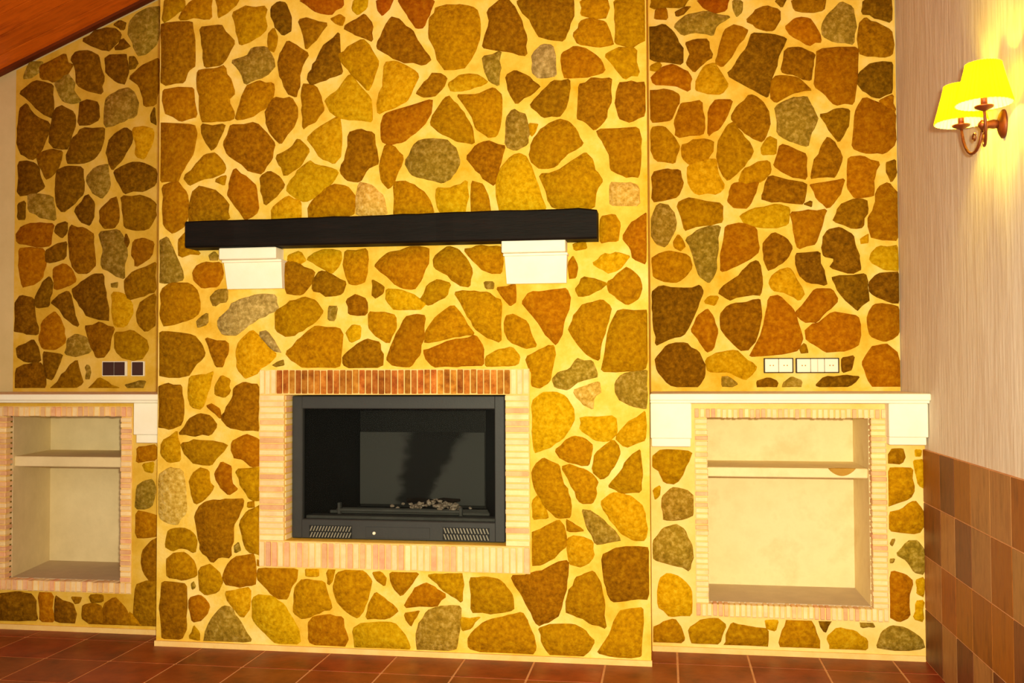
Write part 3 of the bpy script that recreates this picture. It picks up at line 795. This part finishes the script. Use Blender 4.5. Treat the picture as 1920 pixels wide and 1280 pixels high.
L.new(mx.outputs[2], N['Principled BSDF'].inputs['Base Color']); N['Principled BSDF'].inputs['Roughness'].default_value = .8
M['fireback'] = m
box('fireback', bxa+.004, bxb-.004, Yk-.02, Yk-.001, bz0, bz1, 'fireback', ins)
tag(bpy.data.objects[ins.children[-1].name] if ins.children else fr, 'grey fireback plate with a black soot streak')
# glass
m = bpy.data.materials.new('fire_glass'); m.use_nodes = True; N = m.node_tree.nodes; L = m.node_tree.links
N.remove(N['Principled BSDF']); tr = N.new('ShaderNodeBsdfTransparent'); tr.inputs[0].default_value = (.80, .80, .78, 1)
gl = N.new('ShaderNodeBsdfGlossy'); gl.inputs['Roughness'].default_value = .3; fn = N.new('ShaderNodeFresnel'); fn.inputs[0].default_value = 1.12
mx = N.new('ShaderNodeMixShader'); L.new(fn.outputs[0], mx.inputs[0]); L.new(tr.outputs[0], mx.inputs[1]); L.new(gl.outputs[0], mx.inputs[2]); L.new(mx.outputs[0], N['Material Output'].inputs[0])
M['glass'] = m
box('glass_pane', gx0-.006, gx1+.006, Yi+.024, Yi+.028, gz0-.006, gz1+.006, 'glass', ins)
# ledge, log guard and grate bars inside
box('ledge', gx0, gx1, Yf+.002, Yf+.07, gz0-.02, gz0+.012, 'metal_mid', ins, .003)
Yg = Yf+.10
ga, gzt = onY(637, 955, Yg); gb, _ = onY(862, 955, Yg); _, gzb = onY(750, 974, Yg)
guard = mesh_obj('log_guard', *join([boxvf(ga, gb, Yg, Yg+.012, gzt-.008, gzt+.006, .002), boxvf(ga, gb, Yg, Yg+.012, gzb, gzb+.014, .002),
     boxvf(ga-.012, ga+.004, Yg-.002, Yg+.02, gzb-.02, gzt+.035, .002), boxvf(gb-.004, gb+.012, Yg-.002, Yg+.02, gzb-.02, gzt+.02, .002)]), 'metal_mid', ins)
for yk in (.16, .21, .26):
    xa = gx0+(bxa-gx0)*yk/.48+.02; xb = gx1+(bxb-gx1)*yk/.48-.02
    box('grate_bar', xa, xb, Yf+yk, Yf+yk+.016, gz0+.0, gz0+.016, 'metal_mid', ins, .003)
box('firebox_floor', gx0+.01, gx1-.01, Yf, Yk-.02, gz0-.03, gz0-.012, 'metal_dark', ins)
# ash and charred remains heaped behind the guard
ax0, azz = onY(812, 940, Yf+.30)
V, Fq = [], []
rr = random.Random(3)
for i in range(90):
    cxx = ax0+rr.gauss(0, .075); cyy = Yf+.30+rr.gauss(0, .04); czz = gz0+.012+abs(rr.gauss(0, .010))+max(0, .03-abs(cxx-ax0)*.3); s = rr.uniform(.006, .017)
    bm = bmesh.new(); bmesh.ops.create_icosphere(bm, subdivisions=1, radius=s)
    n0 = len(V)
    for q in bm.verts: V.append((cxx+q.co.x*rr.uniform(.7, 1.5), cyy+q.co.y, czz+q.co.z*rr.uniform(.5, 1)))
    bm.verts.index_update(); Fq += [tuple(q.index+n0 for q in p.verts) for p in bm.faces]; bm.free()
tag(mesh_obj('ash', V, Fq, 'ash', ins), kind='stuff')
for (dx, dy, ln, an) in ((-.05, .02, .20, .3), (.06, .05, .17, -.5), (.0, -.02, .12, .9)):
    c = Vector((ax0+dx, Yf+.31+dy, gz0+.045)); d = Vector((math.cos(an), math.sin(an)*.5, .10 if dx > 0 else -.06))*ln/2
    mesh_obj('charred_stick', *tube([c-d, c-d*.3+Vector((0,0,.006)), c+d*.4, c+d], [.011, .014, .012, .007], 7), 'char', ins)
# vents: recess plate with two rows of slanting slats each
for (pa, pb, ya, yb2, sgn) in ((580, 660, 984, 1008, 1), (830, 918, 988, 1013, -1)):
    va, vz1 = onY(pa, ya, Yi); vb, _ = onY(pb, ya, Yi); _, vz0 = onY((pa+pb)/2, yb2, Yi)
    vent = mesh_obj('air_vent', *boxvf(va, vb, Yi-.0015, Yi+.002, vz0, vz1), 'metal_dark', ins)
    h = (vz1-vz0)/2
    for row in range(2):
        for i in range(14):
            xs = va+.004+(vb-va-.022)*i/13; z0 = vz0+row*h+.003; z1 = z0+h-.006; sh = sgn*.010
            a, b = (xs, xs+sh) if sgn > 0 else (xs-sh, xs)
            v = [(a, y, z0) for y in (Yi-.006, Yi-.001)]+[(a+.006, y, z0) for y in (Yi-.006, Yi-.001)]+[(b, y, z1) for y in (Yi-.004, Yi-.001)]+[(b+.006, y, z1) for y in (Yi-.004, Yi-.001)]
            mesh_obj('slat', v, [(0,1,3,2),(4,6,7,5),(0,2,6,4),(1,5,7,3),(0,4,5,1),(2,3,7,6)], 'metal_light', vent)
da, dz1 = onY(686, 987, Yi); db, dz0 = onY(806, 1010, Yi)
dr = box('control_panel', da, db, Yi-.003, Yi, dz0, dz1, 'metal', ins, .001)
kx, kz = onY(702, 999, Yi)
v, f = lathe(0, 0, [(.008, 0), (.008, .006), (.005, .010)], 12)
mesh_obj('knob', [(kx+a, Yi-.003-c, kz+b) for a, b, c in v], f, 'white_plastic', dr)

# ------------------------------------------------------------------ mantel beam and corbels
Yl = Yc-.125
def corbel(lipL, lipR, lipT, lipB, blL, blR, blB, label):
    Y1, Y2 = Yc-.105, Yc-.06
    a, z1 = onY(lipL, lipT, Y1); b, zl = onY(lipR, lipB, Y1)
    c, z0 = onY(blL, blB, Y2); d, _ = onY(blR, blB, Y2)
    t = thing('mantel_corbel', ((a+b)/2, Yc, z0), label, 'corbel', 'corbels under the mantel beam')
    box('lip', a, b, Y1, Yc-.001, zl, z1, 'cream', t, .004)
    # block with a slightly leaning front
    v = [(c, Y2, zl), (d, Y2, zl), (d, Yc-.001, zl), (c, Yc-.001, zl), (c+.006, Y2+.03, z0), (d-.006, Y2+.03, z0), (d-.006, Yc-.001, z0), (c+.006, Yc-.001, z0)]
    mesh_obj('block', v, QF, 'cream', t)
    box('bead', c-.005, d+.005, Y2-.012, Yc-.001, zl-.012, zl-.0005, 'cream', t, .002)
corbel(410, 517, 465, 484, 419, 527, 541, 'cream stone corbel under the beam end farther from the wall lamp')
corbel(940, 1060, 447, 471, 946, 1063, 531, 'cream stone corbel under the beam end nearer the wall lamp')
mt = thing('mantel_beam', (0, 0, 0), 'long dark-stained square timber beam carried by two cream corbels', 'mantel')
x0, zt0 = onY(347, 415, Yl); x1, zt1 = onY(1119, 388, Yl); xb0, zb0 = onY(349, 464, Yl); xb1, zb1 = onY(1121, 447, Yl)
mt.location = ((x0+x1)/2, Yl, min(zb0, zb1)); WL[mt.name] = Vector(mt.location)
NS = 24; V = []; Fm = []
rng = random.Random(5)
for i in range(NS+1):
    t_ = i/NS; x = x0+(x1-x0)*t_; zt_ = zt0+(zt1-zt0)*t_; zb_2 = zb0+(zb1-zb0)*t_
    e = .008; dy, dz_ = rng.uniform(-.002, .002), rng.uniform(-.002, .002)
    if i == NS: zt_ -= .012
    sec = [(Yl+e+dy, zb_2), (Yl+dy, zb_2+e), (Yl+dy, zt_-e+dz_), (Yl+e+dy, zt_+dz_), (Yc-.002, zt_+dz_), (Yc-.002, zb_2)]
    V += [(x, y, z) for y, z in sec]
for i in range(NS):
    for k in range(6): Fm.append((i*6+k, i*6+(k+1) % 6, (i+1)*6+(k+1) % 6, (i+1)*6+k))
Fm += [tuple(range(6)), tuple(NS*6+k for k in range(6))]
mesh_obj('timber', V, Fm, 'beam', mt)

# ------------------------------------------------------------------ built-in shelf units
def unit(name, label, Yf_, xa, xb, data, opening, frame, shelf, skew, nb, plaster, bmats, corb, top_label, x_over, mort):
    """opening / frame: pixel box (left, right, top, bottom) on the unit's face"""
    ox0, oz1 = onY(opening[0], opening[2], Yf_); ox1, _ = onY(opening[1], opening[2], Yf_); _, oz0 = onY((opening[0]+opening[1])/2, opening[3], Yf_)
    px0, pz1 = onY(frame[0], frame[2], Yf_); px1, _ = onY(frame[1], frame[2], Yf_); _, pz0 = onY((frame[0]+frame[1])/2, frame[3], Yf_)
    t = thing(name, ((xa+xb)/2, Yf_, 0), label, 'shelf unit')
    zt = ZCT-.045; pe = ox0-.006+min(skew, 0); le = pe+.001
    body = mesh_obj('body', *join([boxvf(xa, pe, Yf_, Yb, 0, zt), boxvf(ox1+.006, xb, Yf_, Yb, 0, zt), boxvf(pe, ox1+.006, Yf_, Yb, oz1+.006, zt), boxvf(pe, ox1+.006, Yf_, Yb, 0, oz0-.006)]), mort, t)
    bk0 = ox0+skew
    # plaster lining of the recess
    yb = Yb-.004; yf = Yf_+.05
    mesh_obj('niche_back', *boxvf(le, ox1+.005, yb-.012, yb, oz0-.005, oz1+.005), plaster, t)
    v = [(ox0-.005, yf, oz0), (ox0+.001, yf, oz0), (bk0, yb-.012, oz0), (bk0-.005, yb-.012, oz0)]
    mesh_obj('niche_side', v+[(a, b, oz1) for a, b, c in v], [(0,1,2,3),(7,6,5,4),(0,4,5,1),(1,5,6,2),(2,6,7,3),(3,7,4,0)], plaster, t)
    box('niche_side', ox1-.001, ox1+.005, yf, yb-.012, oz0, oz1, plaster, t)
    box('niche_top', le, ox1+.005, yf, yb-.012, oz1-.001, oz1+.005, plaster, t)
    box('niche_floor', le, ox1+.005, yf, yb-.012, oz0-.005, oz0+.001, 'grey_bed', t)
    # shelf board
    _, sz1 = onY((opening[0]+opening[1])/2, shelf[0], Yf_+.07); _, sz0 = onY((opening[0]+opening[1])/2, shelf[1], Yf_+.07)
    sh = box('shelf', ox0+.001+.9*min(skew, 0), ox1-.001, Yf_+.07, yb-.012, sz0, sz1, plaster, t, .004)
    # brick frame: lintel, sill, jambs
    nv, nh = nb
    box('frame_mortar', px0, px1, Yf_-.004, Yf_, oz1+.002, pz1, 'plinth', t); box('frame_mortar', px0, px1, Yf_-.004, Yf_, pz0, oz0-.002, 'plinth', t)
    box('frame_mortar', px0, ox0-.002, Yf_-.004, Yf_+.03, oz0, oz1, 'plinth', t); box('frame_mortar', ox1+.002, px1, Yf_-.004, Yf_, oz0, oz1, 'plinth', t)
    course(px0, px1, oz1, pz1-.003, Yf_-.010, Yf_+.05, nh, True, bmats, t)
    course(px0, px1, pz0+.003, oz0, Yf_-.010, Yf_+.05, nh, True, bmats, t)
    course(px0+.003, ox0, oz0+.003, oz1-.003, Yf_-.010, Yf_+.05, nv, False, bmats, t)
    course(ox1, px1-.003, oz0+.003, oz1-.003, Yf_-.010, Yf_+.05, nv, False, bmats, t)
    stones(data, Yf_, t, xa, xb, .03, zt, [(px0-.004, px1+.004, pz0-.004, pz1+.004)])
    box('plinth', xa+.002, xb-.014, Yf_-.010, Yf_, 0, .026, 'plinth', t)
    Yt = Yf_-.13; Ycb = Yf_-.085
    for (cl, cr, cb, lipb) in corb:
        a, _ = onY(cl, 800, Ycb); b, z0 = onY(cr, cb, Ycb); _, zl = onY(cr, lipb, Ycb)
        a = max(a, xa+.002); b = min(b, xb-.004)
        cbm = box('corbel', a, b, Ycb, Yf_-.001, zl, ZCT-.046, 'cream', t, .003)
        box('foot', a+.004, b-.004, Ycb+.02, Yf_-.001, z0, zl+.001, 'cream', cbm, .003)
    # worktop
    ct = mesh_obj('stone_worktop', *join([boxvf(xa+.001, xb-.001, Yt, Yb-.017, ZCT-.032, ZCT, .004), boxvf(xa+.001, xb-.001, Yt+.022, Yf_+.1, ZCT-.045, ZCT-.030, .003)]), 'cream')
    tag(ct, top_label, 'worktop', 'worktops on the shelf units')
    return t, sh, (ox0, ox1, oz0, oz1, sz0, sz1)
ur, shr, dims = unit('masonry_shelf_unit', 'stone-faced shelf unit beside the tiled wall, its recess framed in pink bricks', Yu, XR+.001, Xr-.001, RIGHT_UNIT,
   (1326, 1632, 783, 1136), (1301, 1661, 765, 1160), (877, 895), 0, (33, 34), 'plaster', ['brick_pale', 'brick_pale', 'brick_pale', 'brick_pink'],
   [(1214, 1297, 838, 822), (1667, 1747, 835, 820)], 'cream stone worktop running from chimney breast to tiled wall', 0, 'mortar_pale')
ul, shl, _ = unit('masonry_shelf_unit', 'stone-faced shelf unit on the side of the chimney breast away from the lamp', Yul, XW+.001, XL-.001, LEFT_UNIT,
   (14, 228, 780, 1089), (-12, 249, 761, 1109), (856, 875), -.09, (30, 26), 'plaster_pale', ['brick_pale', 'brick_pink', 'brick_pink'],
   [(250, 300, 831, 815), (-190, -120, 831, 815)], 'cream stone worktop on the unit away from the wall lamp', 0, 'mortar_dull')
# chipped front edge of the right shelf: a lens-shaped broken patch
hx0, hz = onY(1553, 877, Yu+.07); hx1, _ = onY(1604, 877, Yu+.07); zc = dims[5]; V = []; 
for i in range(13):
    t_ = i/12; V.append((hx0+(hx1-hx0)*t_, Yu+.0695, zc-.002-.034*math.sin(math.pi*t_)**.8))
top = [(hx0+(hx1-hx0)*i/12, Yu+.066, zc+.0012) for i in range(13)]
bk = [(hx0+(hx1-hx0)*i/12, Yu+.072+.02*math.sin(math.pi*i/12), zc+.0015) for i in range(13)]
Vv = V+top+bk; Ff = [(i, i+1, 14+i, 13+i) for i in range(12)]+[(13+i, 14+i, 27+i, 26+i) for i in range(12)]
tag(mesh_obj('chipped_edge', Vv, Ff, 'tan', shr), 'tan chip broken from the shelf edge')

# ------------------------------------------------------------------ electrical plates
def plate(pl, pr, pt, pb, mods, label, frame_mat, mod_mat, group, shine=None):
    Yp = Yb-.030
    a, z1 = onY(pl, pt, Yp); b, z0 = onY(pr, pb, Yp)
    t = thing('socket_plate', ((a+b)/2, Yp, z0), label, 'socket', group)
    box('frame', a, b, Yp, Yb-.015, z0, z1, frame_mat, t, .002)
    wd = (b-a-.010)/mods
    for i in range(mods):
        mo = box('module', a+.005+wd*i+.001, a+.005+wd*(i+1)-.001, Yp-.004, Yp+.004, z0+.005, z1-.005, mod_mat, t, .002)
        cxm = a+.005+wd*(i+.5); czm = (z0+z1)/2
        if mod_mat == 'white_plastic' and i in (0, mods-1):
            for s in (-1, 1): box('hole', cxm+s*.008-.003, cxm+s*.008+.003, Yp-.0046, Yp-.003, czm-.003, czm+.003, 'tan', mo)
        elif mod_mat == 'white_plastic':
            box('switch_line', cxm-.0015, cxm+.0015, Yp-.0046, Yp-.003, z0+.007, z1-.007, 'grey_bed', mo)
    if shine:
        box('trim', b-.009, b-.003, Yp-.005, Yp-.001, z0+.004, z1-.004, 'white_plastic', t, .001)
    return t
plate(1432, 1488, 671, 699, 2, 'white two-gang socket plate with a dark rim above the worktop', 'dark_line', 'white_plastic', 'white plates above the worktop')
plate(1492, 1574, 671, 699, 3, 'longer white three-gang socket plate with a dark rim above the worktop', 'dark_line', 'white_plastic', 'white plates above the worktop')
t = plate(191, 237, 677, 705, 2, 'dark brown double plate with a bright edge set in the stone', 'cream', 'dark_plastic', 'brown plates in the stone', True)
t = plate(246, 270, 677, 705, 1, 'dark brown single plate set in the stone', 'cream', 'dark_plastic', 'brown plates in the stone')

# ------------------------------------------------------------------ wall lamp
off = .108; Xs = Xr-off
Yn, zn = onX(1845, 195, Xs); Yfar, zf = onX(1802, 231, Xs); Yp = (Yn+Yfar)/2; zr = (zn+zf)/2; zp = zr-.02
print('lamp', Yn, Yfar, zn, zf)
lamp = thing('wall_lamp', (Xr, Yp, zp), 'two-armed bronze wall lamp with pleated yellow shades, lit', 'wall lamp')
v, f = lathe(0, 0, [(.052, 0), (.052, .006), (.040, .014), (.018, .022)], 24)
mesh_obj('back_plate', [(Xr-.001-c, Yp+a*.75, zp-.02+b) for a, b, c in v], f, 'bronze', lamp, True)
v, f = lathe(0, 0, [(.014, 0), (.017, .02), (.012, .045), (.018, .06), (.006, .07)], 14)
mesh_obj('boss', [(Xr-.018-c, Yp+a, zp-.02+b) for a, b, c in v], f, 'bronze', lamp, True)
m = bpy.data.materials.new('lamp_shade'); m.use_nodes = True; N = m.node_tree.nodes; L = m.node_tree.links
N.remove(N['Principled BSDF']); df = N.new('ShaderNodeBsdfDiffuse'); tl = N.new('ShaderNodeBsdfTranslucent'); mx = N.new('ShaderNodeMixShader')
df.inputs[0].default_value = S(255, 250, 236); tl.inputs[0].default_value = S(255, 240, 20)
gb_ = N.new('ShaderNodeNewGeometry'); mc = N.new('ShaderNodeMix'); mc.data_type = 'RGBA'; L.new(gb_.outputs['Backfacing'], mc.inputs[0])   # yellow cloth, white lining
mc.inputs[6].default_value = S(255, 228, 30); mc.inputs[7].default_value = S(255, 250, 240); L.new(mc.outputs[2], df.inputs[0])
mx.inputs[0].default_value = .45; L.new(df.outputs[0], mx.inputs[1]); L.new(tl.outputs[0], mx.inputs[2]); L.new(mx.outputs[0], N['Material Output'].inputs[0])
M['shade'] = m; M['bulb'] = emit('bulb', (1, .82, .35, 1), 30)
for Ya, zz in ((Yn, zr), (Yfar, zr)):
    s = 1 if Ya > Yp else -1
    cupz = zr-.012
    P = []
    for i in range(15):
        a = math.pi*i/14
        yv = Yp+s*.012 + (Ya-Yp-s*.012)*(1-math.cos(a))/2
        P.append((Xr-.07+(Xs-Xr+.07)*i/14, yv, zp-.02-.095*math.sin(a)**.8+(cupz-zp+.02)*(i/14)**2))
    mesh_obj('arm', *tube(P, .0055, 8), 'bronze', lamp, True)
    # scroll inside the bend
    P = [(Xr-.085, Yp+s*(.055+.022*(1-i/16)*math.cos(i*.5)), zp-.055+.022*(1-i/16)*math.sin(i*.5)) for i in range(14)]
    mesh_obj('scroll', *tube(P, .0035, 6), 'bronze', lamp, True)
    mesh_obj('drip_cup', *lathe(Xs, Ya, [(.006, cupz-.012), (.030, cupz), (.032, cupz+.005), (.012, cupz+.006)], 20), 'bronze', lamp, True)
    mesh_obj('candle_tube', *lathe(Xs, Ya, [(.011, cupz+.004), (.011, cupz+.055)], 14), 'bronze', lamp, True)
    # pleated shade
    n = 72; V = []; Fq = []
    for j, (r, z) in enumerate(((.091, zr), (.091, zr+.006), (.080, zr+.045), (.068, zr+.090), (.057, zr+.134), (.057, zr+.140))):
        for i in range(n):
            rr_ = r+(.003 if i % 2 else -.002); V.append((Xs+rr_*math.cos(2*math.pi*i/n), Ya+rr_*math.sin(2*math.pi*i/n), z))
    for j in range(5):
        for i in range(n): Fq.append((j*n+i, j*n+(i+1) % n, (j+1)*n+(i+1) % n, (j+1)*n+i))
    sd = mesh_obj('lamp_shade', V, Fq, 'shade', lamp)
    mesh_obj('bulb', *lathe(Xs, Ya, [(.006, cupz+.055), (.014, cupz+.068), (.016, cupz+.080), (.010, cupz+.098), (.003, cupz+.108)], 12), 'bulb', lamp, True)
    ld = bpy.data.lights.new('bulb_light', 'POINT'); lo = bpy.data.objects.new('bulb_light', ld); C.objects.link(lo)
    ld.energy = 36; ld.color = (1, .74, .032); ld.shadow_soft_size = .018; lo.location = (Xs, Ya, cupz+.08)
    lo.parent = lamp; lo.matrix_parent_inverse = Matrix.Translation(-WL[lamp.name])
